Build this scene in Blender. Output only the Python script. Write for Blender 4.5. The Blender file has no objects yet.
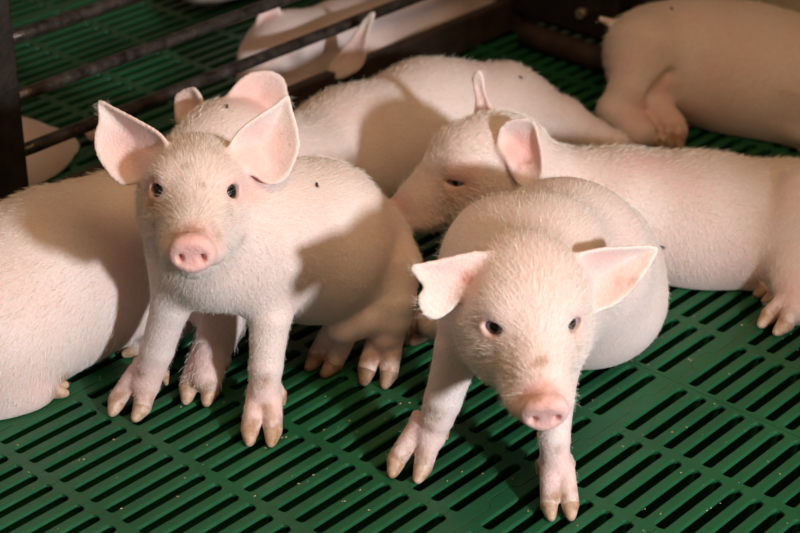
import bpy, bmesh, math, random
import numpy as np
from mathutils import Vector, Matrix
from mathutils.bvhtree import BVHTree

# ------------------------------------------------------------------ camera
F_PX, PITCH, ROLL, CAM_H = 1827.87, math.radians(60.7335), math.radians(0.37857), 0.97596
SLOT_YAW, PIT = math.radians(47.529), 0.022           # floor slot direction, slot pitch (m)
sc = bpy.context.scene
COL = sc.collection
cd = bpy.data.cameras.new('camera'); cam = bpy.data.objects.new('camera', cd); COL.objects.link(cam)
RC = Matrix.Rotation(PITCH, 3, 'X') @ Matrix.Rotation(ROLL, 3, 'Z')
cam.matrix_world = Matrix.Translation((0, 0, CAM_H)) @ RC.to_4x4()
cd.sensor_fit = 'HORIZONTAL'; cd.sensor_width = 36.0; cd.lens = 36.0 * F_PX / 800.0
cd.clip_start = 0.05; cd.clip_end = 50
cd.dof.use_dof = True; cd.dof.focus_distance = 1.66; cd.dof.aperture_fstop = 7.0
sc.camera = cam
# ------------------------------------------------------------------ world + lights + exposure
w = bpy.data.worlds.new('barn_ambient'); sc.world = w; w.use_nodes = True
bg = w.node_tree.nodes['Background']
bg.inputs[0].default_value = (1.0, 0.68, 0.46, 1); bg.inputs[1].default_value = 0.16
ld = bpy.data.lights.new('pen_lamp', 'SPOT'); ld.energy = 315; ld.color = (0.93, 0.96, 1.0)
ld.spot_size = math.radians(26); ld.spot_blend = 0.45; ld.shadow_soft_size = 0.09
lamp = bpy.data.objects.new('pen_lamp', ld); COL.objects.link(lamp)
TGT = Vector((-.10, 1.44, 0.08))
LAZ, LEL, LD = math.radians(40), math.radians(20), 2.6
lamp.location = TGT + LD * Vector((math.sin(LAZ) * math.cos(LEL), -math.cos(LAZ) * math.cos(LEL), math.sin(LEL)))
lamp.rotation_euler = (TGT - lamp.location).to_track_quat('-Z', 'Y').to_euler()
bd = bpy.data.lights.new('fill_light', 'AREA'); bd.shape = 'DISK'; bd.size = 0.7; bd.energy = 9.2; bd.color = (1.0, 0.64, 0.34)  # added warm fill that lifts the shade over the pigs; no real fixture
fill = bpy.data.objects.new('fill_light', bd); COL.objects.link(fill); fill.location = (0.22, 0.95, 1.35)
fill.rotation_euler = (Vector((0.05, 1.55, 0)) - fill.location).to_track_quat('-Z', 'Y').to_euler()
vs = sc.view_settings
vs.view_transform = 'Standard'; vs.look = 'None'; vs.exposure = -0.28; vs.gamma = 1.0; vs.use_curve_mapping = False

# ------------------------------------------------------------------ maths helpers
RCn = np.array(RC); CN = np.array([0, 0, CAM_H])
def _ray(x, y): return RCn @ np.array([(x - 400) / F_PX, -(y - 266.5) / F_PX, -1.0])
def at_y(x, y, Y): d = _ray(x, y); return CN + d * (Y / d[1])        # point at a depth
def at_z(x, y, z=0.0): d = _ray(x, y); return CN + d * ((z - CAM_H) / d[2])   # point at a height
def at_pl(x, y, c, n): d = _ray(x, y); return CN + d * (((c - CN) @ n) / (d @ n))
def proj(X):
    c = (np.asarray(X, float) - CN) @ RCn
    return 400 + F_PX * c[..., 0] / -c[..., 2], 266.5 - F_PX * c[..., 1] / -c[..., 2]
def nrm(v): v = np.asarray(v, float); return v / np.linalg.norm(v)
UD = np.array([math.cos(SLOT_YAW), math.sin(SLOT_YAW), 0]); VD = np.array([-UD[1], UD[0], 0])
ORG = (35.64094 * UD + 55.4394 * VD) * PIT
ZED = np.array([0, 0, 1.0])
random.seed(4); rng = np.random.default_rng(7)

# ------------------------------------------------------------------ object helpers
def tag(o, label=None, cat=None, group=None, kind=None):
    for k, v in (('label', label), ('category', cat), ('group', group), ('kind', kind)):
        if v: o[k] = v
    return o
def link(name, me, mat=None, parent=None):
    o = bpy.data.objects.new(name, me); COL.objects.link(o)
    if mat is not None and me is not None and not me.materials: me.materials.append(mat)
    if parent is not None: o.parent = parent; o.matrix_parent_inverse = Matrix.Translation(-Vector(parent.location))
    return o
def empty(name, loc):
    o = bpy.data.objects.new(name, None); COL.objects.link(o); o.location = loc; o.empty_display_size = .05
    return o
def mesh_np(name, verts, faces, smooth=True):
    me = bpy.data.meshes.new(name)
    verts = np.ascontiguousarray(verts, np.float32); faces = np.ascontiguousarray(faces, np.int32)
    n, k = faces.shape
    me.vertices.add(len(verts)); me.vertices.foreach_set('co', verts.ravel())
    me.loops.add(n * k); me.loops.foreach_set('vertex_index', faces.ravel())
    me.polygons.add(n); me.polygons.foreach_set('loop_start', np.arange(0, n * k, k, dtype=np.int32))
    me.polygons.foreach_set('loop_total', np.full(n, k, np.int32))
    if smooth: me.polygons.foreach_set('use_smooth', np.ones(n, bool))
    me.update(calc_edges=True)
    return me
class BM:                                                             # boxes / tubes gathered into one mesh
    def __init__(s): s.bm = bmesh.new()
    def box(s, c, ax, h, bev=0.0):
        b = bmesh.new(); bmesh.ops.create_cube(b, size=2)
        M = Matrix([list(np.array(ax[i]) * h[i]) for i in range(3)]).transposed().to_4x4(); M.translation = Vector(c)
        bmesh.ops.transform(b, matrix=M, verts=b.verts)
        if bev: bmesh.ops.bevel(b, geom=b.edges[:], offset=bev, segments=2, affect='EDGES', profile=.5)
        s._join(b); return s
    def _join(s, b):
        me = bpy.data.meshes.new('tmp'); bmesh.ops.recalc_face_normals(b, faces=b.faces); b.to_mesh(me); b.free()
        s.bm.from_mesh(me); bpy.data.meshes.remove(me)
    def cyl(s, a, b_, r, seg=16, r2=None, wob=0.0):
        a = Vector(a); b_ = Vector(b_); b = bmesh.new(); n = max(2, int((b_ - a).length / .03)) if wob else 1
        q = (b_ - a).to_track_quat('Z', 'Y').to_matrix(); r2 = r if r2 is None else r2; rings = []
        for i in range(n + 1):
            t = i / n; rr = r + (r2 - r) * t
            rings.append([b.verts.new(a.lerp(b_, t) + q @ Vector((math.cos(2 * math.pi * k / seg), math.sin(2 * math.pi * k / seg), 0)) * (rr + random.uniform(-wob, wob))) for k in range(seg)])
        for i in range(n):
            for k in range(seg): b.faces.new((rings[i][k], rings[i][(k + 1) % seg], rings[i + 1][(k + 1) % seg], rings[i + 1][k])).smooth = True
        b.faces.new(rings[0]); b.faces.new(rings[-1]); s._join(b); return s
    def ball(s, c, r, ax=None, u=12, v=8):
        b = bmesh.new(); bmesh.ops.create_uvsphere(b, u_segments=u, v_segments=v, radius=1)
        ax = ax if ax is not None else np.eye(3); r = (r, r, r) if np.isscalar(r) else r
        M = Matrix([list(np.array(ax[i]) * r[i]) for i in range(3)]).transposed().to_4x4(); M.translation = Vector(c)
        bmesh.ops.transform(b, matrix=M, verts=b.verts)
        for f in b.faces: f.smooth = True
        s._join(b); return s
    def build(s, name, mat, parent=None):
        me = bpy.data.meshes.new(name); s.bm.to_mesh(me); s.bm.free(); return link(name, me, mat, parent)

# ------------------------------------------------------------------ materials
def mat(name):
    m = bpy.data.materials.new(name); m.use_nodes = True
    return m, m.node_tree.nodes, m.node_tree.links, m.node_tree.nodes['Principled BSDF']
def noise(N, L, scale, detail=3, coord=None, rough=.5):
    n = N.new('ShaderNodeTexNoise'); n.inputs['Scale'].default_value = scale; n.inputs['Detail'].default_value = detail
    n.inputs['Roughness'].default_value = rough
    if coord is not None: L.new(coord, n.inputs['Vector'])
    return n.outputs['Fac']
def ramp(N, L, fac, stops):
    r = N.new('ShaderNodeValToRGB'); e = r.color_ramp.elements
    e[0].position, e[0].color = stops[0][0], (*stops[0][1], 1); e[1].position, e[1].color = stops[-1][0], (*stops[-1][1], 1)
    for p, c in stops[1:-1]: k = e.new(p); k.color = (*c, 1)
    L.new(fac, r.inputs[0]); return r.outputs[0]
def mix(N, L, fac, a, b):
    m = N.new('ShaderNodeMix'); m.data_type = 'RGBA'
    for s, v in ((0, fac), (6, a), (7, b)):
        if isinstance(v, (tuple, float, int)): m.inputs[s].default_value = (*v, 1) if isinstance(v, tuple) else v
        else: L.new(v, m.inputs[s])
    return m.outputs[2]
def bump(N, L, h, strength, dist, B):
    b = N.new('ShaderNodeBump'); b.inputs['Strength'].default_value = strength; b.inputs['Distance'].default_value = dist
    L.new(h, b.inputs['Height']); L.new(b.outputs[0], B.inputs['Normal'])
def objc(N): return N.new('ShaderNodeTexCoord').outputs['Object']
M = {}
def skin(name, c1, c2):
    m, N, L, B = mat(name); co = objc(N)
    base = ramp(N, L, noise(N, L, 14, 4, co), [(.35, c1), (.68, c2)])
    m1 = N.new('ShaderNodeMapping'); m1.inputs['Rotation'].default_value = (.3, .8, .2); L.new(co, m1.inputs[0])
    m2 = N.new('ShaderNodeMapping'); m2.inputs['Scale'].default_value = (70, 420, 420); L.new(m1.outputs[0], m2.inputs[0])
    st = ramp(N, L, noise(N, L, 1.0, 2, m2.outputs[0]), [(.42, (0, 0, 0)), (.68, (.24, .24, .24))])
    base = mix(N, L, st, base, (.62, .44, .33))
    at = N.new('ShaderNodeAttribute'); at.attribute_name = 'tint'
    sp = N.new('ShaderNodeSeparateColor'); L.new(at.outputs['Color'], sp.inputs[0])
    base = mix(N, L, sp.outputs[0], base, (.80, .44, .40))
    mm = N.new('ShaderNodeMath'); mm.operation = 'MULTIPLY'; L.new(sp.outputs[1], mm.inputs[0])
    L.new(ramp(N, L, noise(N, L, 90, 4, co), [(.38, (.15, .15, .15)), (.62, (1, 1, 1))]), mm.inputs[1])
    base = mix(N, L, mm.outputs[0], base, (.36, .17, .07))
    spk = ramp(N, L, noise(N, L, 160, 2, co), [(.70, (0, 0, 0)), (.78, (.45, .45, .45))])
    base = mix(N, L, spk, base, (.55, .33, .24))
    L.new(base, B.inputs['Base Color'])
    B.inputs['Roughness'].default_value = .56; B.inputs['Specular IOR Level'].default_value = .35
    B.inputs['Subsurface Weight'].default_value = .22; B.inputs['Subsurface Radius'].default_value = (1, .38, .22)
    B.inputs['Subsurface Scale'].default_value = .010
    B.inputs['Sheen Weight'].default_value = .12; B.inputs['Sheen Roughness'].default_value = .5
    mp = N.new('ShaderNodeMapping'); mp.inputs['Scale'].default_value = (1, 1, 1); L.new(co, mp.inputs[0])
    bump(N, L, noise(N, L, 330, 3, mp.outputs[0], .65), .32, .004, B)
    M[name] = m
skin('skin', (.85, .72, .685), (.83, .635, .595))
def plain(name, c, rough=.5, metal=0., spec=.5, c2=None, scale=40, bs=0., bd=.002):
    m, N, L, B = mat(name); co = objc(N)
    if c2: L.new(ramp(N, L, noise(N, L, scale, 5, co, .6), [(.35, c), (.7, c2)]), B.inputs['Base Color'])
    else: B.inputs['Base Color'].default_value = (*c, 1)
    B.inputs['Roughness'].default_value = rough; B.inputs['Metallic'].default_value = metal; B.inputs['Specular IOR Level'].default_value = spec
    if bs: bump(N, L, noise(N, L, scale * 3, 4, co), bs, bd, B)
    M[name] = m; return m
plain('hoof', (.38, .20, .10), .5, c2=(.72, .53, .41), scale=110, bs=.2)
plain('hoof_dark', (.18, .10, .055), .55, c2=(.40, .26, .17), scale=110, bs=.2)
plain('eye_dark', (.004, .004, .006), .06, spec=.6)
plain('eye_grey', (.16, .19, .22), .08, spec=.6, c2=(.34, .38, .42), scale=90)
plain('hair', (.90, .83, .75), .5)
plain('fly', (.01, .009, .008), .4)
plain('fly_wing', (.12, .11, .1), .3)
plain('steel', (.018, .015, .014), .36, .5, c2=(.11, .09, .08), scale=55, bs=.5)
plain('steel_black', (.010, .008, .007), .5, .2, c2=(.03, .022, .017), scale=45, bs=.4)
plain('board', (.024, .013, .008), .65, c2=(.055, .032, .021), scale=35, bs=.4)
plain('bolt', (.30, .27, .22), .4, .5)
plain('wall', (.44, .38, .27), .7, c2=(.52, .46, .35), scale=6, bs=.1)
plain('pit', (.006, .007, .006), .9)
plain('crumb', (.30, .22, .11), .9, c2=(.48, .37, .21), scale=30)
def floor_mat():
    m, N, L, B = mat('green_plastic'); co = N.new('ShaderNodeNewGeometry').outputs['Position']
    c = ramp(N, L, noise(N, L, 9, 5, co, .6), [(.3, (.009, .076, .028)), (.7, (.015, .112, .044))])
    d = ramp(N, L, noise(N, L, 70, 5, co, .7), [(.56, (0, 0, 0)), (.78, (.30, .30, .30))])
    L.new(mix(N, L, d, c, (.055, .085, .035)), B.inputs['Base Color'])
    L.new(ramp(N, L, noise(N, L, 120, 3, co), [(.3, (.34,) * 3), (.7, (.52,) * 3)]), B.inputs['Roughness'])
    B.inputs['Specular IOR Level'].default_value = .38; bump(N, L, noise(N, L, 260, 3, co), .12, .002, B); M['floor'] = m
floor_mat()

# ------------------------------------------------------------------ floor: green plastic slats
CP, SL = 4.737, 4.268                 # column pitch and slot length, in slot pitches
HW = .262                             # half width of a bar
HSEAM = .3725
def strip_mesh(kind):
    """one slat, 6 columns long, local u along +X; kind: 0 inner, +1 / -1 the jigsaw edges of a panel"""
    web = CP - SL; r = .17; st = []
    def half(u):                      # half width towards a slot at position u
        x = u % CP
        a, b = web / 2, CP - web / 2
        if x <= a or x >= b: return .5
        e = min(x - a, b - x)
        if e < r: return .5 - (.5 - HW) * math.sqrt(max(0, 1 - (1 - e / r) ** 2)) if e > 1e-6 else .5
        return HW
    for i in range(6):
        u0 = i * CP
        es = [web / 2 + 1e-4] + [web / 2 + r * f for f in (.06, .2, .45, 1)]
        zz = [.30, .36, .64, .70]
        for x in es + [CP * z for z in zz] + [CP - e for e in reversed(es)]: st.append(u0 + x)
    st = [.018] + st + [6 * CP - .018]
    def seam(u):
        x = (u % CP) / CP
        return .17 if .35 < x < .65 else -.17
    V = []; nprof = 10
    for u in st:
        wl = half(u); wr = half(u)
        bl = .085 * min(1, (.5 - wl) / .1); br = .085 * min(1, (.5 - wr) / .1)
        if kind == 1: wl = HSEAM + seam(u) - .024; bl = .02         # v+ side is the seam
        if kind == -1: wr = HSEAM - seam(u) - .024; br = .02
        lo = .5 if kind != 1 else None
        cl = 0.0
        if kind == 1: V += prof(u, wl, wr, bl, br)
        elif kind == -1: V += prof(u, wl, wr, bl, br)
        else: V += prof(u, wl, wr, bl, br)
    V = np.array(V) * PIT; F = []
    for s in range(len(st) - 1):
        for k in range(nprof - 1): a = s * nprof + k; F.append((a, a + nprof, a + nprof + 1, a + 1))
    ends = [tuple(range(nprof))[::1], tuple(range((len(st) - 1) * nprof, len(st) * nprof))[::-1]]
    me = bpy.data.meshes.new('slat'); me.from_pydata([tuple(v) for v in V], [], F + ends); me.materials.append(M['floor'])
    return me
def prof(u, wl, wr, bl, br):
    d = -1.3
    return [(u, -wr + .20, d), (u, -wr + .14, -.22), (u, -wr, -max(br, .05) - .03), (u, -wr + br * .3, -br * .3), (u, -wr + max(br, .005), 0), (u, wl - max(bl, .005), 0), (u, wl - bl * .3, -bl * .3), (u, wl, -max(bl, .05) - .03), (u, wl - .14, -.22), (u, wl - .20, d)]
floor = empty('floor', (0, 1.7, 0)); tag(floor, 'green slatted plastic pen floor', kind='structure')
SM = {k: strip_mesh(k) for k in (0, 1, -1)}
rows = []
TV = 18 - 1 + 1.745
for tu in range(-2, 4):
    for tv in range(-4, 3):
        for s in range(19):
            kind = 1 if s == 0 else (-1 if s == 18 else 0)
            j = s - .5 + tv * TV
            u0 = (tu * 6 - 1) * CP - (CP - SL) / 2
            p0 = ORG + UD * u0 * PIT - VD * j * PIT; p1 = p0 + UD * 6 * CP * PIT
            ts = np.linspace(0, 1, 13)[:, None]; P = p0 + (p1 - p0) * ts
            x, y = proj(P); ok = (x > -20) & (x < 820) & (y > -15) & (y < 550)
            okm = (x > -420) & (x < 1220) & (y > -130) & (y < 760)
            if okm.any(): rows.append((ok.sum() * 1.0, float(np.min(P[:, 1])), p0, kind))
rows.sort(key=lambda r: (0 if r[0] > 0 else 1, r[1]))
RotU = Matrix.Rotation(SLOT_YAW, 4, 'Z')
rest = []
for i, (n, d, p0, kind) in enumerate(rows):
    if n > 0 and i < 300:
        o = link('slat', SM[kind], None, floor); o.location = Vector(p0); o.rotation_euler = (0, 0, SLOT_YAW)
    else: rest.append((p0, kind))
bmr = bmesh.new()
for p0, kind in rest:
    t = SM[kind].copy(); t.transform(Matrix.Translation(Vector(p0)) @ RotU); bmr.from_mesh(t); bpy.data.meshes.remove(t)
me = bpy.data.meshes.new('outer_slats'); bmr.to_mesh(me); bmr.free()
o = link('outer_slats', me, M['floor'], floor); o['kind'] = 'stuff'
for tu in range(-1, 3):
    for tv in range(-2, 3):
        c = ORG + UD * ((tu * 6 + 2) * CP - (CP - SL) / 2) * PIT - VD * (tv * TV - .8725) * PIT
        if tv in (0, 1) and tu in (-1, 0, 1): BM().box(c - ZED * .0016, [UD, VD, ZED], (3 * CP * PIT, .32 * PIT, .0004)).build('seam_dirt', M['crumb'], floor)
pb = BM(); pb.box((0, 1.9, -.42), np.eye(3), (3.0, 2.6, .01)); pit = pb.build('slurry_pit', M['pit'], floor)

# ------------------------------------------------------------------ fence, corner, wall
def uvz(u, v, z): return UD * u + VD * v + np.array([0, 0, z])
AX = [UD, VD, np.array([0, 0, 1.0])]
FV = 1.53
fence = empty('pen_fence', uvz(1.45, FV, 0)); tag(fence, 'dark rusty steel pen fence with round rails and a low brown board', 'fence')
BM().box(uvz(1.024, FV, .24), AX, (.022, .022, .24), .003).build('post', M['steel_black'], fence)
for z in (.103, .168, .236, .304, .372, .440):
    BM().cyl(uvz(1.045, FV, z), uvz(1.90, FV, z), .0075, 18, wob=.0003).build('rail', M['steel'], fence)
BM().box(uvz(1.475, FV, .024), AX, (.42, .008, .024), .003).build('bottom_board', M['board'], fence)
BM().box(uvz(1.915, FV, .24), AX, (.022, .022, .24), .003).build('post', M['board'], fence)
BV, BZ = 1.3907, 0.0675
pl = BM().box(uvz(1.890, FV - .105, .105), AX, (.005, .090, .07), .003).build('corner_plate', M['steel_black'], fence)
BM().cyl(uvz(1.886, BV, BZ), uvz(1.874, BV, BZ), .0075, 6).build('bolt', M['bolt'], pl)
part = empty('pen_partition', uvz(1.875, 1.2, 0)); tag(part, 'dark steel partition with thick floor beam behind the far right piglet', 'partition')
BM().cyl(uvz(1.866, 1.475, .018), uvz(1.866, 1.265, .018), .017, 18, wob=.0005).build('floor_beam', M['board'], part)
BM().box(uvz(1.915, 1.37, .12), AX, (.005, .12, .10), .002).build('steel_panel', M['steel_black'], part)
BM().box(uvz(1.925, 1.25, .16), AX, (.012, .02, .16), .003).build('post', M['steel_black'], part)
wl = BM().box(uvz(2.025, .45, .30), AX, (.02, .80, .40), .004).build('wall_right', M['wall']); tag(wl, 'pale beige plastic wall panel behind the far right piglet', kind='structure')

# ------------------------------------------------------------------ implicit-surface modelling of the piglets
class SDF:
    def __init__(s, vox): s.vox = vox; s.ops = []
    def rc(s, a, b, ra, rb, k=.02, sub=False): s.ops.append(('rc', np.array(a, float), np.array(b, float), ra, rb, k, sub)); return s
    def chain(s, pts, k=.015):
        for (a, ra), (b, rb) in zip(pts[:-1], pts[1:]): s.rc(a, b, ra, rb, k)
        return s
    def el(s, c, r, ax=None, k=.02, sub=False):
        s.ops.append(('el', np.array(c, float), np.array(r, float), np.eye(3) if ax is None else np.array(ax, float), None, k, sub)); return s
    def sheet(s, verts, faces, thick, k=.008, base=None, brad=.02, badd=.003):
        s.ops.append(('sh', np.array(verts, float), faces, thick, (base, brad, badd), k, False)); return s
    def bounds(s):
        lo = np.full(3, 9e9); hi = -lo
        for o in s.ops:
            if o[6]: continue
            a, b = s._bb(o); lo = np.minimum(lo, a); hi = np.maximum(hi, b)
        return lo, hi
    def _bb(s, o):
        if o[0] == 'rc':
            return np.minimum(o[1] - o[3], o[2] - o[4]), np.maximum(o[1] + o[3], o[2] + o[4])
        if o[0] == 'el':
            e = np.sqrt(((o[3] * o[2][:, None]) ** 2).sum(0)); return o[1] - e, o[1] + e
        return o[1].min(0) - .008, o[1].max(0) + .008
    def mesh(s, smooth=2, floor_cut=None):
        vx = s.vox; lo, hi = s.bounds(); lo = lo - 3 * vx - .004; hi = hi + 3 * vx + .004
        n = np.ceil((hi - lo) / vx).astype(int) + 1
        D = np.full(n, .05, np.float32); axs = [lo[i] + vx * np.arange(n[i]) for i in range(3)]
        for o in s.ops:
            a, b = s._bb(o); k = o[5]; m = k + 2 * vx
            i0 = np.clip(np.floor((a - m - lo) / vx).astype(int), 0, n); i1 = np.clip(np.ceil((b + m - lo) / vx).astype(int) + 1, 0, n)
            if (i1 <= i0).any(): continue
            sl = tuple(slice(i0[i], i1[i]) for i in range(3))
            X = axs[0][sl[0]][:, None, None]; Y = axs[1][sl[1]][None, :, None]; Z = axs[2][sl[2]][None, None, :]
            if o[0] == 'rc':
                A, Bv = o[1], o[2]; ba = Bv - A; bb = max(ba @ ba, 1e-12)
                t = np.clip(((X - A[0]) * ba[0] + (Y - A[1]) * ba[1] + (Z - A[2]) * ba[2]) / bb, 0, 1)
                d = np.sqrt((X - A[0] - t * ba[0]) ** 2 + (Y - A[1] - t * ba[1]) ** 2 + (Z - A[2] - t * ba[2]) ** 2) - (o[3] + t * (o[4] - o[3]))
            elif o[0] == 'el':
                c, r, ax = o[1], o[2], o[3]; k0 = 0; k1 = 0
                for i in range(3):
                    q = (X - c[0]) * ax[i][0] + (Y - c[1]) * ax[i][1] + (Z - c[2]) * ax[i][2]
                    k0 = k0 + (q / r[i]) ** 2; k1 = k1 + (q / r[i] ** 2) ** 2
                k0 = np.sqrt(k0); k1 = np.sqrt(k1) + 1e-9; d = k0 * (k0 - 1) / k1
            else:
                bv = BVHTree.FromPolygons([tuple(v) for v in o[1]], o[2]); G = np.broadcast_arrays(X, Y, Z); sh = G[0].shape
                base, brad, badd = o[4]; d = np.full(sh, .05, np.float32); df = d.ravel(); m2 = k + .012
                gx, gy, gz = (g.ravel() for g in G)
                for q in range(len(gx)):
                    hit = bv.find_nearest((gx[q], gy[q], gz[q]), m2)
                    if hit[0] is not None:
                        th = o[3]
                        if base is not None:
                            db = math.dist(hit[0], base)
                            if db < brad: th += badd * (1 - db / brad)
                        df[q] = hit[3] - th
            d = d.astype(np.float32); C = D[sl]
            if o[6]:
                h = np.clip(.5 - .5 * (C + d) / k, 0, 1); D[sl] = C * (1 - h) + (-d) * h + k * h * (1 - h)
            else:
                h = np.clip(.5 + .5 * (d - C) / k, 0, 1); D[sl] = d * (1 - h) + C * h - k * h * (1 - h)
        if floor_cut is not None:
            D = np.maximum(D, (floor_cut - axs[2])[None, None, :].astype(np.float32))
        return surface_nets(D, lo, vx, smooth)
def surface_nets(D, lo, vx, smooth):
    I = D < 0; n = D.shape
    cnt = np.zeros((n[0] - 1, n[1] - 1, n[2] - 1), np.uint8); offs = [(a, b, c) for a in (0, 1) for b in (0, 1) for c in (0, 1)]
    for a, b, c in offs: cnt += I[a:n[0] - 1 + a, b:n[1] - 1 + b, c:n[2] - 1 + c]
    act = (cnt > 0) & (cnt < 8); ids = np.argwhere(act); idx = np.full(cnt.shape, -1, np.int32); idx[act] = np.arange(len(ids))
    val = np.stack([D[ids[:, 0] + a, ids[:, 1] + b, ids[:, 2] + c] for a, b, c in offs], 1)
    acc = np.zeros((len(ids), 3)); num = np.zeros(len(ids))
    O = np.array(offs, float)
    for p in range(8):
        for q in range(p + 1, 8):
            if np.abs(O[p] - O[q]).sum() != 1: continue
            s = (val[:, p] < 0) != (val[:, q] < 0); t = val[:, p] / (val[:, p] - val[:, q] + 1e-12)
            acc[s] += O[p] + t[s, None] * (O[q] - O[p]); num[s] += 1
    V = lo + vx * (ids + acc / num[:, None]); F = []
    for ax in range(3):
        o1, o2 = [i for i in range(3) if i != ax]
        A = [slice(None)] * 3; Bs = [slice(None)] * 3; A[ax] = slice(0, -1); Bs[ax] = slice(1, None)
        ch = I[tuple(A)] != I[tuple(Bs)]; e = np.argwhere(ch)
        e = e[(e[:, o1] > 0) & (e[:, o2] > 0) & (e[:, o1] < n[o1] - 1) & (e[:, o2] < n[o2] - 1)]
        sg = I[tuple(A)][e[:, 0], e[:, 1], e[:, 2]]
        def g(a, b):
            c = e.copy(); c[:, o1] -= a; c[:, o2] -= b; return idx[c[:, 0], c[:, 1], c[:, 2]]
        q = np.stack([g(1, 1), g(0, 1), g(0, 0), g(1, 0)], 1)
        flip = ~sg if ax != 1 else sg
        q[flip] = q[flip][:, ::-1]; F.append(q)
    F = np.concatenate(F)
    for _ in range(smooth):
        S = np.zeros_like(V); c = np.zeros(len(V))
        for a, b in ((0, 1), (1, 2), (2, 3), (3, 0)):
            for i in range(3):
                S[:, i] += np.bincount(F[:, a], V[F[:, b], i], len(V)) + np.bincount(F[:, b], V[F[:, a], i], len(V))
            c += np.bincount(F[:, a], minlength=len(V)) + np.bincount(F[:, b], minlength=len(V))
        V = V * .45 + .55 * S / c[:, None]
    return V, F

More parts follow.
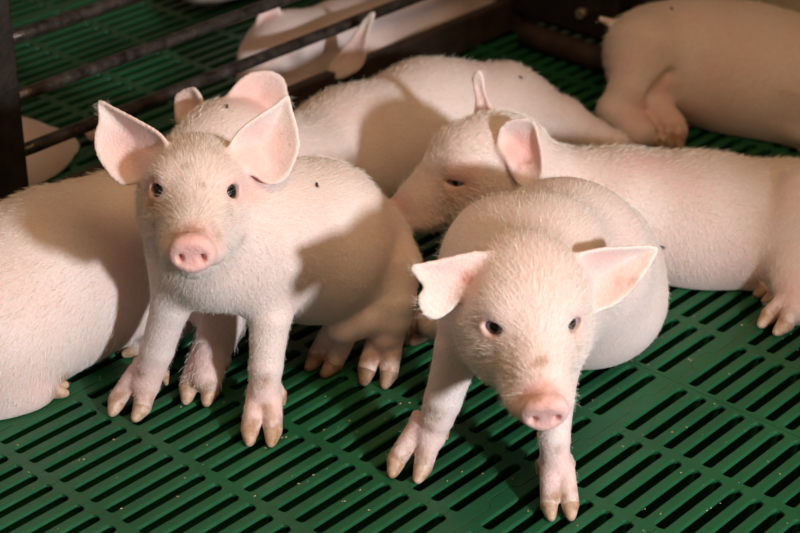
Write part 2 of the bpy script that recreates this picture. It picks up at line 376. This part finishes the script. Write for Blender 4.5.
FINE = 1.0
class Piglet:
    def __init__(s, vox=.0022): s.S = SDF(vox * FINE); s.pink = []; s.dirt = []; s.eyes = []; s.hoofs = []; s.claw = []; s.noh = []; s.stains = []
    # --- trunk and limbs are given as (point, radius) chains
    def leg(s, pts, k=.018):
        for i, ((a, ra), (b, rb)) in enumerate(zip(pts[:-1], pts[1:])): s.S.rc(a, b, ra, rb, k if i == 0 else .004)
        return s
    def foot(s, tip, fwd, fet, r=.016, spread=1.0, up=(0, 0, 1), size=1.0, dew=True, hm='hoof'):
        """cloven foot: tip = middle of the toes on the ground, fet = fetlock joint"""
        tip = np.array(tip, float); fet = np.array(fet, float); up = nrm(up); f = np.array(fwd, float); f = nrm(f - up * (f @ up)); sd = np.cross(f, up); z = size
        pa = tip - f * .032 * z + up * .034 * z
        s.S.rc(fet, fet * .4 + pa * .6, r, .0115 * z, .005)
        for sg in (-1, 1):
            a = fet * .55 + pa * .45 + sd * sg * .0056 * z; b = tip - f * .0065 * z + up * .0100 * z + sd * sg * .0098 * z * spread
            s.S.rc(a, b, .0102 * z, .0082 * z, .003)
            c = tip + f * .0055 * z + up * .0042 * z + sd * sg * .0092 * z * spread
            H = SDF(.0011); H.rc(b + f * .0015 * z - up * .001 * z, c, .0081 * z, .0040 * z, .002); H.rc(b - f * .003 * z - up * .003 * z, c - f * .004 * z, .0066 * z, .0046 * z, .003)
            s.hoofs.append((H, hm, tip[2] + .0004 if abs(up[2]) > .99 else None)); s.dirt.append((b + f * .004, .021 * z, .80)); s.pink.append((a, .03 * z, .30))
            if dew:
                e = fet * .45 + pa * .55 - f * .010 * z + sd * sg * .0105 * z
                s.S.rc(e + up * .004 * z, e - up * .004 * z + sd * sg * .003 * z - f * .002, .0048 * z, .0042 * z, .004)
                H = SDF(.0012); H.rc(e - up * .004 * z + sd * sg * .0028 * z - f * .002, e - up * .014 * z + sd * sg * .0045 * z - f * .002, .0052 * z, .0022 * z, .002); s.hoofs.append((H, hm, None))
        return s
    def head(s, o, fwd, up=(0, 0, 1), sc=.92, open_=1.0, eye='eye_dark', eyes=(-1, 1), dirt=1.0, es=1.0):
        o = np.array(o, float); f = nrm(fwd); r = nrm(np.cross(f, up)); u = np.cross(r, f); s.o, s.f, s.r, s.u, s.sc = o, f, r, u, sc
        W = lambda x, y, z: o + sc * (r * x + f * y + u * z)
        s.W = W; A3 = np.stack([r, f, u]); S = s.S
        S.el(W(0, -.005, .002), np.array([.046, .062, .052]) * sc, A3, .03)
        S.rc(W(0, .022, .004), W(0, .078, -.024), .040 * sc, .0275 * sc, .025)
        S.rc(W(0, .074, -.026), W(0, .114, -.036), .0260 * sc, .0200 * sc, .015)
        for g in (-1, 1):
            S.el(W(g * .025, .014, -.028), np.array([.026, .044, .033]) * sc, A3, .022)       # cheek
            S.el(W(g * .027, .033, .022), np.array([.014, .018, .011]) * sc, A3, .014)        # brow
            S.el(W(g * .020, .085, -.040), np.array([.011, .028, .012]) * sc, A3, .012)       # upper lip
        S.rc(W(0, .000, -.044), W(0, .070, -.054), .030 * sc, .0150 * sc, .018)                # jaw
        S.rc(W(0, .070, -.054), W(0, .090, -.0535), .0150 * sc, .0105 * sc, .010)
        for g in (-1, 1):                                                                   # mouth line
            S.rc(W(g * .029, .050, -.051), W(g * .022, .082, -.0535), .0012, .0020, .0035, True)
            S.rc(W(g * .022, .082, -.0535), W(0.008 * g, .108, -.0535), .0020, .0022, .0035, True)
        # snout disc with rim, nostrils, wrinkle
        dn = nrm(f * .95 - u * .30); du = nrm(np.cross(r, dn)); DA = np.stack([r, dn, du]); c = W(0, .121, -.036)
        S.el(c, np.array([.0218, .0080, .0178]) * sc, DA, .005); S.el(c + du * .0085 * sc, np.array([.0175, .0092, .0105]) * sc, DA, .004)
        S.el(c + dn * .0095 * sc, np.array([.0145, .0022, .0105]) * sc, DA, .004, True)
        for g in (-1, 1): S.el(c + (r * g * .0100 - du * .002) * sc + dn * .008 * sc, np.array([.0034, .012, .0048]) * sc, DA, .0022, True)
        for yy in (.099, .087): 
            for g in (-1, 0, 1): S.rc(W((g - .5) * .012, yy, .001 - .011 - (yy - .087) * .32), W((g + .5) * .012, yy, .001 - .011 - (yy - .087) * .32), .0010, .0010, .004, True) if g == 0 else None
        s.pink.append((c, .030 * sc, .85)); s.pink.append((W(0, .10, -.034), .030 * sc, .30)); s.pink.append((c + dn * .008, .024 * sc, .5))
        s.dirt.append((c - dn * .006 + du * .016, .014 * sc, .6 * dirt)); s.noh.append((c + dn * .004, .026 * sc))
        for g in eyes:
            e = W(g * .0315, .0440, .0085); out = nrm(r * g * .66 + f * .72 + u * .18); tx = nrm(np.cross(u, out)); ty = np.cross(out, tx); EA = np.stack([tx, out, ty])
            S.el(e - out * .003 * sc, np.array([.0145 * (es + 1) / 2, .0092, .0122 * (es + 1) / 2]) * sc, EA, .006)
            S.el(e + out * .004 * sc, np.array([.0112 * es, .0115, .0080 * open_ * es]) * sc, EA, .0016, True)
            s.eyes.append((e - out * (.0058 + .0105 * (es - 1)) * sc, .0124 * es * sc, eye, out)); s.pink.append((e, .022 * sc, .55)); s.noh.append((e, .017 * sc))
            s.dirt.append((e + out * .004 - tx * 0 , .016 * sc, .35 * dirt)); s.dirt.append((e + f * .010 - u * .018, .018 * sc, .5 * dirt))
        return s
    def ear(s, px, c_px, Y, n, cup=.010, th=None, base=None, origin=(0, 0), scale=1.0, pinkish=.55, curl=0.0, k=.007):
        """leaf shaped ear: outline in a plane of its own, dished by cup and blended into the head at base"""
        px = [(origin[0] + x / scale, origin[1] + y / scale) for x, y in px]; n = nrm(n)
        cx, cy = c_px; c = at_y(cx, cy, Y); P = [at_pl(x, y, c, n) for x, y in px]
        # resample outline
        P = np.array(P); Q = []; m = len(P)
        for i in range(m):
            p0, p1, p2, p3 = P[i - 1], P[i], P[(i + 1) % m], P[(i + 2) % m]
            for t in (0, .25, .5, .75):
                Q.append(.5 * (2 * p1 + (p2 - p0) * t + (2 * p0 - 5 * p1 + 4 * p2 - p3) * t * t + (3 * p1 - p0 - 3 * p2 + p3) * t ** 3))
        Q = np.array(Q); m = len(Q); V = [c - n * cup]; F = []; R = 7
        for j in range(1, R + 1):
            q = j / R
            for i in range(m):
                rip = .0020 * math.sin(2.5 * q + 19 * i / m) * q * (1.3 - q)
                V.append(c + (Q[i] - c) * q - n * (cup * (1 - q ** 2.2) + rip) + n * curl * q ** 3 * math.sin(2 * math.pi * i / m))
        for i in range(m): F.append((0, 1 + i, 1 + (i + 1) % m))
        for j in range(R - 1):
            for i in range(m): F.append((1 + j * m + i, 1 + (j + 1) * m + i, 1 + (j + 1) * m + (i + 1) % m, 1 + j * m + (i + 1) % m))
        s.S.sheet(V, F, th or max(.0017, s.S.vox * 1.0), k, base, .026, .004)
        ce = c - n * cup
        s.pink.append((ce + n * .004, np.linalg.norm(Q - c, axis=1).mean() * .95, pinkish)); s.noh.append((c, np.linalg.norm(Q - c, axis=1).mean() * 1.15))
        return s
    def finish(s, label, loc, hair=9000, hair_len=.011, flow_from=None, hair_w=.000085, leg_fade=True, skin_mat='skin', group='piglets in the pen'):
        V, F = s.S.mesh(2, .0006)
        root = empty('piglet', loc); tag(root, label, 'piglet', group)
        me = mesh_np('body', V, F); me.materials.append(M[skin_mat])
        T = np.zeros((len(V), 4), np.float32); T[:, 3] = 1
        sx, sy = proj(V); dep = (V - CN) @ RCn[:, 2]
        for x_, y_, r_, a_, ch_ in s.stains:
            c_ = np.argwhere(np.hypot(sx - x_, sy - y_) < 2.5).ravel()
            if len(c_): (s.pink, s.dirt)[ch_].append((V[c_[dep[c_].argmax()]], r_, a_))
        for ch, lst in ((0, s.pink), (1, s.dirt)):
            for c, r, a in lst:
                d = np.linalg.norm(V - c, axis=1); q = np.clip(1.25 - d / r, 0, 1); q = q * q * (3 - 2 * q) * a
                T[:, ch] = 1 - (1 - T[:, ch]) * (1 - q)
        a = me.color_attributes.new('tint', 'FLOAT_COLOR', 'POINT'); a.data.foreach_set('color', T.ravel())
        body = link('body', me, None, root)
        for e, r, m_, out in s.eyes:
            eo = BM().ball(e, r, u=20, v=14).build('eye', M[m_], root)
            if m_ == 'eye_grey':
                t1 = nrm(np.cross(out, ZED)); po = BM().ball(e + out * r * .90, (.36 * r, .36 * r, .13 * r), [t1, np.cross(out, t1), out], 14, 8).build('pupil', M['eye_dark'], eo)
                po.matrix_parent_inverse = Matrix.Identity(4); po.location = (0, 0, 0)
        for H, m_, cut in s.hoofs:
            v, f = H.mesh(1, cut); link('hoof', mesh_np('hoof', v, f), M[m_], root)
        if hair:
            a, b, c = V[F[:, 0]], V[F[:, 1]], V[F[:, 2]]; N = np.cross(b - a, c - a); ar = np.linalg.norm(N, axis=1) + 1e-12; N /= ar[:, None]
            mid = V[F].mean(1); wt = ar * (1 + 2.5 * np.exp(-(np.linalg.norm(mid - s.W(0, .02, 0), axis=1) / .06) ** 2)); i = rng.choice(len(F), hair, p=wt / wt.sum()); p = mid[i] + rng.normal(0, .0006, (hair, 3)); nn = N[i]
            keep = p[:, 2] > .02
            for c_, r_ in s.noh: keep &= np.linalg.norm(p - c_, axis=1) > r_
            p, nn = p[keep], nn[keep]; h = len(p)
            fl = p - np.array(flow_from) if flow_from is not None else np.tile([0, 0, -1.], (h, 1)); fl = fl / np.linalg.norm(fl, axis=1)[:, None] + np.array([0, 0, -.55]) - ZED * 2.2 * np.clip(1 - p[:, 2:3] / .11, 0, 1)
            fl -= nn * (fl * nn).sum(1)[:, None]; fl /= np.linalg.norm(fl, axis=1)[:, None] + 1e-9
            fl += rng.normal(0, .22, fl.shape); Lh = hair_len * rng.uniform(.5, 1.2, (h, 1)) * ((.30 + .70 * np.clip((p[:, 2:3] - .05) / .12, 0, 1)) if leg_fade else 1.0); sd = np.cross(fl, rng.normal(size=fl.shape)); sd /= np.linalg.norm(sd, axis=1)[:, None]
            wd = hair_w; p0 = p - nn * .0006; p1 = p + nn * Lh * .16 + fl * Lh * .5; p2 = p + nn * Lh * .17 + fl * Lh
            HV = np.stack([p0 - sd * wd, p0 + sd * wd, p1 + sd * wd * .8, p1 - sd * wd * .8, p2], 1).reshape(-1, 3); b5 = np.arange(h)[:, None] * 5
            HF = np.concatenate([b5 + np.array([0, 1, 2]), b5 + np.array([0, 2, 3]), b5 + np.array([3, 2, 4])])
            ho = link('hair', mesh_np('hair', HV, HF), M['hair'], root); ho['kind'] = 'stuff'
        return root, V, F

ZED = np.array([0, 0, 1.0])
# ---------- the sitting piglet, front left
A = Piglet(.0019)
hd = nrm((.07, -.95, .30)); A.head(at_y(195, 192, 1.43) - .035 * hd - .007 * ZED, hd, (0.02, 0.2, 1), .92, es=.88)
S = A.S
S.chain([(at_y(256, 232, 1.50), .066), (at_y(312, 240, 1.55), .073), (at_y(341, 264, 1.60), .059)], .03)
S.rc(at_y(214, 250, 1.480), at_y(255, 232, 1.50), .049, .064, .03)
S.rc(A.W(0, -.03, -.01), at_y(235, 222, 1.51), .050, .066, .03)
S.rc(at_y(205, 225, 1.47), at_y(213, 255, 1.468), .044, .045, .025)
S.el(at_y(314, 260, 1.55), (.050, .048, .045), None, .03)
# fore legs
t = at_z(127, 416); A.leg([(at_y(182, 258, 1.485), .032), (at_y(170, 308, 1.472), .0180), (at_y(157, 350, 1.468), .0158), (at_y(150, 370, 1.467), .0150)], .02); A.foot(t, (-.35, -.9, 0), at_y(145, 384, 1.464), .0148, 1.25, size=1.1)
t = at_z(261, 443); A.leg([(at_y(260, 258, 1.475), .034), (at_y(270, 316, 1.452), .0195), (at_y(266, 366, 1.440), .0155), (at_y(264, 390, 1.436), .0148)], .02); A.foot(t, (-.05, -1, 0), at_y(264, 407, 1.432), .0146, 1.0, size=1.1)
# haunch and left hind leg
S.el(at_y(374, 254, 1.58), (.039, .048, .050), None, .028)
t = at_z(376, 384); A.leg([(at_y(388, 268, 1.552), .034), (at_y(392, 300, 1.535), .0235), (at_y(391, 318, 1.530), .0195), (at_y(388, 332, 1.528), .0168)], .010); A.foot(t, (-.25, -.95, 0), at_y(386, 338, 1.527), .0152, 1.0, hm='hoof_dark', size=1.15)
# right hind leg from under the belly
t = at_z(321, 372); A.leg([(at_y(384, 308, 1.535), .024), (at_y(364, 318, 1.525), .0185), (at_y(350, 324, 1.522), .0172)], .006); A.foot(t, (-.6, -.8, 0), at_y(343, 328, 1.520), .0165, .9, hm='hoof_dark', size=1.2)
A.dirt.append((at_y(264, 400, 1.40), .020, .5)); A.dirt.append((at_y(147, 200, 1.43), .018, .5)); A.stains += [(208, 226, .016, .45, 1), (180, 228, .014, .45, 1), (220, 236, .012, .4, 1), (205, 142, .022, .35, 1), (155, 180, .010, .7, 1), (150, 222, .008, .9, 1), (150, 207, .010, .6, 1), (245, 240, .008, .5, 1), (139, 372, .008, .9, 1), (262, 383, .011, .7, 1), (263, 408, .008, .8, 1), (186, 164, .006, .5, 1), (205, 183, .005, .5, 1), (256, 190, .02, .5, 0), (183, 235, .02, .35, 0), (205, 234, .02, .35, 0)]
el = [(505,275),(545,225),(600,185),(655,150),(690,120),(705,170),(722,230),(727,290),(710,345),(690,385),(655,410),(615,405),(575,375),(535,345),(505,315)]
A.ear(el, (265, 145), 1.470, (.25, -.85, .42), .016, base=at_y(240, 160, 1.475), origin=(80, 60), scale=3.333)
er = [(63,140),(110,160),(160,185),(215,215),(262,245),(290,285),(290,330),(262,350),(235,375),(200,400),(150,415),(115,395),(80,350),(55,300),(52,250),(65,200)]
A.ear(er, (130, 146), 1.470, (-.3, -.85, .40), .016, base=at_y(160, 158, 1.475), origin=(80, 60), scale=3.333)
rootA, VA, FA = A.finish('white piglet sitting upright on its haunches, ears raised, facing the camera', (-.12, 1.5, 0), 60000, .009, A.W(0, .12, -.03))

# ---------- the front right piglet, head lowered
D = Piglet(.0019)
hd = nrm((.10, -.99, .03)); D.head(at_y(531, 322, 1.29) - .035 * hd - .007 * ZED, hd, (0, 0, 1), .915, .95, 'eye_grey', es=1.3)
S = D.S
S.chain([(at_y(522, 282, 1.43), .064), (at_y(562, 268, 1.53), .080), (at_y(580, 268, 1.60), .081)], .03)
S.rc(D.W(0, -.03, -.005), at_y(522, 280, 1.44), .051, .066, .05)
S.el(at_y(488, 254, 1.45), (.028, .045, .040), None, .028); S.el(at_y(556, 256, 1.45), (.030, .045, .040), None, .035)
S.rc(at_y(518, 330, 1.37), at_y(522, 300, 1.42), .047, .056, .025); S.el(at_y(590, 303, 1.56), (.074, .07, .062), None, .03)
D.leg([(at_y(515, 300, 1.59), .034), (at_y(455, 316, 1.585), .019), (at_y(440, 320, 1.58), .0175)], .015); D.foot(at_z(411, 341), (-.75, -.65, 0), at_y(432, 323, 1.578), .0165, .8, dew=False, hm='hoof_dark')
t = at_z(407, 477); D.leg([(at_y(482, 305, 1.405), .036), (at_y(459, 348, 1.390), .0215), (at_y(443, 400, 1.378), .0168), (at_y(437, 418, 1.376), .0158)], .02); D.foot(t, (-.32, -.9, 0), at_y(430, 435, 1.374), .0152, 1.2, size=1.1)
t = at_z(560, 517); D.leg([(at_y(558, 320, 1.40), .038), (at_y(557, 370, 1.365), .0190), (at_y(554, 438, 1.334), .0138), (at_y(555, 456, 1.330), .0134)], .02); D.foot(t, (.05, -1, 0), at_y(557, 473, 1.326), .0134, .95)
D.stains += [(543, 358, .007, .5, 1), (537, 363, .006, .5, 1), (532, 370, .010, .5, 1), (508, 372, .016, .5, 1), (490, 352, .014, .45, 1), (515, 345, .012, .5, 1), (528, 395, .014, .4, 1), (433, 415, .010, .7, 1), (428, 430, .006, .8, 1), (560, 452, .006, .5, 1), (545, 395, .020, .6, 0), (530, 398, .016, .5, 0), (540, 402, .012, .4, 1), (466, 276, .008, 1.0, 0), (466, 276, .0065, 1.0, 1), (560, 240, .03, .2, 0), (625, 280, .012, .6, 1)]  # red-brown spot on the folded ear is painted shade for its hollow
el = [(500,265),(525,228),(580,212),(650,207),(735,207),(725,240),(700,280),(670,320),(630,355),(590,372),(550,380),(520,345),(500,305)]
D.ear(el, (605, 278), 1.355, (.35, -.85, .35), .019, base=at_y(572, 275, 1.36), origin=(380, 170), scale=2.667)
er = [(85,258),(130,248),(200,232),(250,222),(295,235),(315,275),(295,305),(245,320),(215,335),(190,370),(150,395),(115,380),(105,340),(120,315),(100,285)]
D.ear(er, (458, 278), 1.318, (.12, -.86, .42), .003, base=at_y(490, 275, 1.325), origin=(380, 170), scale=2.667, pinkish=.35)
rootD, VD_, FD = D.finish('white piglet in front at right, head lowered, one ear folded over', (.12, 1.42, 0), 60000, .009, D.W(0, .12, -.03))

# ---------- the piglet lying behind it, head resting to the left
E_ = Piglet(.0023)
hd = nrm((-.94, -.22, -.22)); r_ = nrm(np.cross(hd, (.1, -.1, 1))); E_.head(at_y(459, 179, 1.705) + .028 * r_ - .0405 * hd - .008 * ZED, hd, (0.10, -.10, 1), .93, .5, 'eye_grey', dirt=.5)
S = E_.S
S.chain([(at_y(560, 204, 1.785), .056), (at_y(620, 216, 1.775), .070), (at_y(700, 226, 1.765), .076), (at_y(790, 236, 1.76), .077), (at_y(850, 237, 1.77), .072)], .03)
S.rc(E_.W(0, -.02, -.018), at_y(562, 204, 1.785), .044, .054, .03)
S.el(at_y(806, 222, 1.722), (.046, .042, .066), None, .008)
S.rc(at_y(803, 240, 1.70), at_y(797, 285, 1.655), .044, .024, .02)
t = at_z(772, 330); E_.leg([(at_y(800, 275, 1.665), .028), (at_y(800, 300, 1.635), .020)], .015); E_.foot(t, (-.75, -.65, 0), at_y(795, 308, 1.628), .0185, 1.0, size=1.1)
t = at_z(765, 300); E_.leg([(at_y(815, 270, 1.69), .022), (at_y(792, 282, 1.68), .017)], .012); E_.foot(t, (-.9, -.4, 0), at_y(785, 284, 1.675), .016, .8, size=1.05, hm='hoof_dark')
ee = [(345,195),(360,170),(400,158),(435,165),(450,210),(460,260),(458,310),(435,335),(405,335),(385,310),(370,270),(345,230)]
E_.ear(ee, (520, 152), 1.695, (-.25, -.88, .25), .014, base=at_y(508, 158, 1.71), origin=(370, 60), scale=2.667, pinkish=.8)
ef = [(275,45),(290,30),(300,45),(303,80),(318,120),(335,165),(285,165),(287,120),(280,80)]
E_.ear(ef, (484, 100), 1.81, (-.3, -.9, .2), .003, base=at_y(488, 122, 1.80), origin=(370, 60), scale=2.667, pinkish=.3, th=.0022)
E_.stains += [(630, 158, .03, .35, 0), (655, 160, .03, .35, 0), (525, 165, .012, .8, 1), (518, 150, .015, .5, 0), (468, 177, .018, .5, 0), (395, 205, .02, .5, 0), (465, 205, .03, .3, 1)]  # includes a darker brown spot inside the near ear
rootE, VE, FE = E_.finish('white piglet lying down with its head to the left behind the head-lowered piglet', (.25, 1.75, 0), 40000, .0085, E_.W(0, .12, -.03), .00015, False)

# ---------- the piglet lying across the back, head half hidden
C_ = Piglet(.0024)
hd = nrm((-.62, -.70, -.18)); C_.head(at_y(217, 157, 1.715), hd, (0, 0, 1), .90, .25, 'eye_grey', eyes=(-1, 1), dirt=.3)
S = C_.S
S.chain([(at_y(290, 176, 1.83), .060), (at_y(352, 151, 1.925), .070), (at_y(430, 127, 2.005), .077), (at_y(500, 118, 2.035), .068)], .03)
S.rc(C_.W(0, -.03, 0), at_y(290, 174, 1.81), .046, .058, .03)
C_.leg([(at_y(510, 120, 2.035), .060), (at_y(560, 124, 2.02), .034), (at_y(595, 136, 1.995), .019), (at_y(616, 143, 1.985), .0150)], .02)
C_.foot(at_z(634, 157), (.95, -.2, 0), at_y(618, 145, 1.985), .0145, .7, dew=False, size=.9)
ec = [(470,190),(490,130),(520,85),(560,52),(600,40),(640,42),(675,65),(688,110),(685,160),(660,215),(610,265),(550,285),(500,265)]
C_.ear(ec, (255, 104), 1.742, (.15, -.85, .5), .012, base=at_y(238, 124, 1.742), origin=(80, 60), scale=3.333)
ec2 = [(318,150),(322,122),(345,103),(378,95),(400,118),(408,160),(400,200),(335,205)]
C_.ear(ec2, (188, 105), 1.765, (-.5, -.8, .3), .006, base=at_y(190, 120, 1.76), origin=(80, 60), scale=3.333, pinkish=.4)
rootC, VC, FC = C_.finish('white piglet stretched out along the fence, head behind the sitting piglet', (.05, 1.9, 0), 30000, .0085, C_.W(0, .12, -.03), .00015, False)

# ---------- the piglet lying at the left edge
B_ = Piglet(.0024)
S = B_.S
S.chain([(at_y(-95, 330, 1.50), .080), (at_y(-20, 320, 1.515), .088), (at_y(60, 277, 1.57), .084), (at_y(130, 252, 1.615), .077), (at_y(190, 258, 1.65), .056)], .03)
B_.head(at_y(228, 288, 1.665), nrm((.75, .45, -.35)), (0, 0, 1), .92, .5)
S.rc(at_y(190, 258, 1.65), B_.W(0, -.02, 0), .054, .044, .02)
S.rc(at_y(-25, 340, 1.50), at_y(0, 388, 1.475), .07, .036, .03)
B_.leg([(at_y(5, 388, 1.472), .030), (at_y(28, 390, 1.470), .020)], .015); B_.foot(at_z(60, 393), (.95, .15, 0), at_y(38, 388, 1.472), .0165, .8, dew=False)
B_.leg([(at_y(190, 270, 1.60), .04), (at_y(222, 318, 1.535), .023), (at_y(212, 352, 1.500), .0175), (at_y(208, 366, 1.492), .0168)], .02); B_.foot(at_z(198, 402), (-.15, -1, 0), at_y(206, 376, 1.482), .0165, .95, size=1.15)
B_.leg([(at_y(185, 305, 1.59), .026), (at_y(165, 330, 1.555), .017)], .012); B_.foot(at_z(129, 353), (-.9, -.35, 0), at_y(156, 335, 1.552), .015, .7, dew=False)
rootB, VB, FB = B_.finish('white piglet lying at the left edge, half hidden by the sitting piglet', (-.3, 1.56, 0), 36000, .0085, at_y(245, 262, 1.70), .00015, False)

# ---------- the far right piglet on its side
F_ = Piglet(.0026)
S = F_.S
S.chain([(at_y(654, 55, 2.155), .064), (at_y(695, 60, 2.16), .074), (at_y(745, 73, 2.145), .083), (at_y(800, 86, 2.12), .079), (at_y(880, 104, 2.06), .073)], .03)
F_.head(at_y(965, 110, 1.98), (.85, -.5, -.25), (0, 0, 1), .95, .4)
S.rc(at_y(880, 104, 2.06), F_.W(0, -.02, 0), .07, .05, .03)
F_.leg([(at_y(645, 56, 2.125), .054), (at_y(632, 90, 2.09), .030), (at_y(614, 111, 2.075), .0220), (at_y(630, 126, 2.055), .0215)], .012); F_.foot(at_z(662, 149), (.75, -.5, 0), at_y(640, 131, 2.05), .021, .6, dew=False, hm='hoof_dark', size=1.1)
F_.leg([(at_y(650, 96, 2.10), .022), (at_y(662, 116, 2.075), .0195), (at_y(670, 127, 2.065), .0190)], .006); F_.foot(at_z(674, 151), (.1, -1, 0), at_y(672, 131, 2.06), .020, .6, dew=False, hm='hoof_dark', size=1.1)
F_.leg([(at_y(815, 95, 2.06), .040), (at_y(806, 125, 2.05), .022)], .03); F_.foot(at_z(806, 150), (0, -1, 0), at_y(806, 130, 2.04), .018, .8, dew=False)
S.rc(at_y(614, 24, 2.17), at_y(601, 19, 2.16), .006, .004, .008)
S.rc(at_y(669, 74, 2.085), at_y(652, 96, 2.07), .006, .008, .010, True); F_.stains += [(662, 88, .02, .6, 0), (690, 118, .03, .3, 0)]; F_.pink.append((at_y(603, 20, 2.2), .02, .6))
for x, y in ((684, 116), (693, 121), (716, 131), (740, 134)):
    S.el(at_y(x, y - 1, 2.115), (.004, .004, .005), None, .006)
rootF, VF, FF_ = F_.finish('large piglet lying on its side at the far right, hind legs towards the fence corner', (.45, 2.15, 0), 14000, .008, at_y(960, 70, 2.17), .00014, False)

# ---------- the piglet behind the rails
G_ = Piglet(.0026)
hd = nrm(-UD * .9 - VD * .35 - ZED * .15); G_.head(at_y(300, 68, 2.195) + VD * .036, hd, (0.0, 0.0, 1), 1.0, .4, 'eye_grey', dirt=.3, eyes=())
S = G_.S
S.chain([(at_y(350, 45, 2.30), .060), (at_y(410, 22, 2.42), .072), (at_y(480, -10, 2.58), .078), (at_y(540, -35, 2.70), .07)], .03)
S.rc(G_.W(0, -.02, 0), at_y(350, 45, 2.30), .05, .058, .03)
eg = [(575,50),(560,110),(545,170),(535,240),(500,285),(430,310),(400,290),(440,220),(500,140),(540,80)]
G_.ear(eg, (352, 48), 2.165, (-.4, -.85, .2), .006, base=at_y(338, 68, 2.18), origin=(230, 0), scale=4, pinkish=.35)
eg2 = [(115,125),(110,80),(130,45),(165,28),(190,22),(197,60),(192,110),(150,130)]
G_.ear(eg2, (268, 18), 2.225, (.1, -.9, .3), .006, base=at_y(270, 32, 2.23), origin=(230, 0), scale=4, pinkish=.5)
G_.foot(at_z(330, 100) + np.array([.02, .10, 0]), (-.3, -1, 0), at_z(335, 100) + np.array([.03, .14, .05]), .016, dew=False); G_.leg([(at_y(350, 50, 2.34), .04), (at_z(335, 100) + np.array([.03, .14, .05]), .017)])
rootG, VG, FG = G_.finish('pink-eared piglet in the next pen, seen behind the middle rails', (0, 2.4, 0), 4000, .008, G_.W(0, .12, -.03))

# ---------- the shaded piglet behind the post, and one at the top edge
H_ = Piglet(.003)
S = H_.S
c0 = at_y(12, 178, 1.99); S.chain([(c0 + UD * -.30, .06), (c0 + UD * -.14, .074), (c0, .070), (c0 + UD * .055 - ZED * .010, .052)], .03)
H_.head(c0 - UD * .42, -UD, (0, 0, 1), .95); S.rc(c0 - UD * .30, H_.W(0, -.02, 0), .056, .05, .03)
H_.leg([(c0 + UD * .03 - VD * .03 - ZED * .02, .042), (c0 + UD * .085 - VD * .045 - ZED * .055, .02)]); H_.foot((c0 + UD * .14 - VD * .045) * np.array([1, 1, 0]), UD, c0 * np.array([1, 1, 0]) + UD * .10 - VD * .045 + ZED * .025, .016, dew=False)
rootH, VH, FH = H_.finish('shaded piglet lying in the next pen behind the dark post', tuple(c0 * np.array([1, 1, 0])), 2500, .008, c0 - UD * .42)
I_ = Piglet(.003)
S = I_.S
c0 = at_z(214, -40, .07); S.chain([(c0 - UD * .02, .060), (c0 + UD * .10, .07), (c0 + UD * .24, .068)], .03)
I_.head(c0 + UD * .36, UD, (0, 0, 1), .95); S.rc(c0 + UD * .24, I_.W(0, -.02, 0), .06, .05, .03)
rootI, VI, FI = I_.finish('dim piglet at the top edge of the next pen, only its underside in view', tuple(c0 * np.array([1, 1, 0])), 0)

# ------------------------------------------------------------------ flies
def fly(px, V, F, label, ang=0.3, s=1.0):
    x, y = proj(V); d = np.hypot(x - px[0], y - px[1]); c = np.argwhere(d < 3.0).ravel()
    if not len(c): c = np.array([d.argmin()])
    i = c[V[c, 1].argmin()]; p = V[i]
    f = F[(F == i).any(1)][0]; n = nrm(np.cross(V[f[1]] - V[f[0]], V[f[2]] - V[f[0]])); n = n if n @ (CN - p) > 0 else -n
    a = nrm(np.cross(n, (math.cos(ang), 0, math.sin(ang)))); b = np.cross(n, a); ax = [a, b, n]
    r = empty('fly', tuple(p)); tag(r, label, 'fly', 'flies on the piglets')
    k = .0019 * s
    BM().ball(p + n * .6 * k, (1.0 * k, .55 * k, .5 * k), ax, 8, 6).ball(p + n * .7 * k + a * 1.1 * k, (.45 * k, .5 * k, .45 * k), ax, 8, 6).build('body', M['fly'], r)
    for sg in (-1, 1):
        wv = [p + n * 1.0 * k + a * .2 * k, p + n * 1.1 * k - a * 1.7 * k + b * sg * .9 * k, p + n * 1.15 * k - a * 1.3 * k + b * sg * .1 * k, p + n * 1.12 * k + a * .2 * k + b * sg * .3 * k]
        me = bpy.data.meshes.new('wing'); me.from_pydata([tuple(q) for q in wv], [], [(0, 2, 1, 3)]); link('wing', me, M['fly_wing'], r)
fly((318, 185), VA, FA, 'black fly on the back of the sitting piglet', .4, 1.2)
fly((661, 246), VE, FE, 'black fly on the flank of the right lying piglet', 1.2, 1.1)
fly((228, 105), VC, FC, 'dark fly at the ear base of the piglet behind', .2, 1.2)
fly((522, 76), VC, FC, 'tiny fly on the rump of the piglet along the fence', .9, 1.1)
fly((671, 7), VF, FF_, 'tiny fly on the rump of the far right piglet', .3, 1.1)

# ------------------------------------------------------------------ feed crumbs on the slats
cv, cf = [], []
for _ in range(520):
    j = random.uniform(-10, 30); u = random.uniform(-4, 42)
    fj = (j + .5) % 1 - .5
    p = ORG + UD * u * PIT - VD * (round(j - .5) + .5 + random.uniform(-.22, .22)) * PIT
    if (round(j - .5) % 19) in (18,): continue
    k = random.uniform(.0004, .0011); b = len(cv)
    a = random.uniform(0, 6.28); ca, sa = math.cos(a), math.sin(a)
    for x, y, z in ((-1.4, -.7, .0), (1.3, -.6, .0), (1.0, .8, .0), (-1.1, .6, .0), (-.5, 0, 1.0), (.6, .1, .9)): cv.append((p[0] + k * (x * ca - y * sa), p[1] + k * (x * sa + y * ca), k * z * .8))
    cf += [(b, b + 1, b + 5, b + 4), (b + 2, b + 3, b + 4, b + 5), (b + 1, b + 2, b + 5), (b + 3, b, b + 4)]
me = bpy.data.meshes.new('feed_crumbs'); me.from_pydata(cv, [], cf)
o = link('feed_crumbs', me, M['crumb']); tag(o, 'pale feed crumbs scattered over the green slats', 'crumbs', kind='stuff')
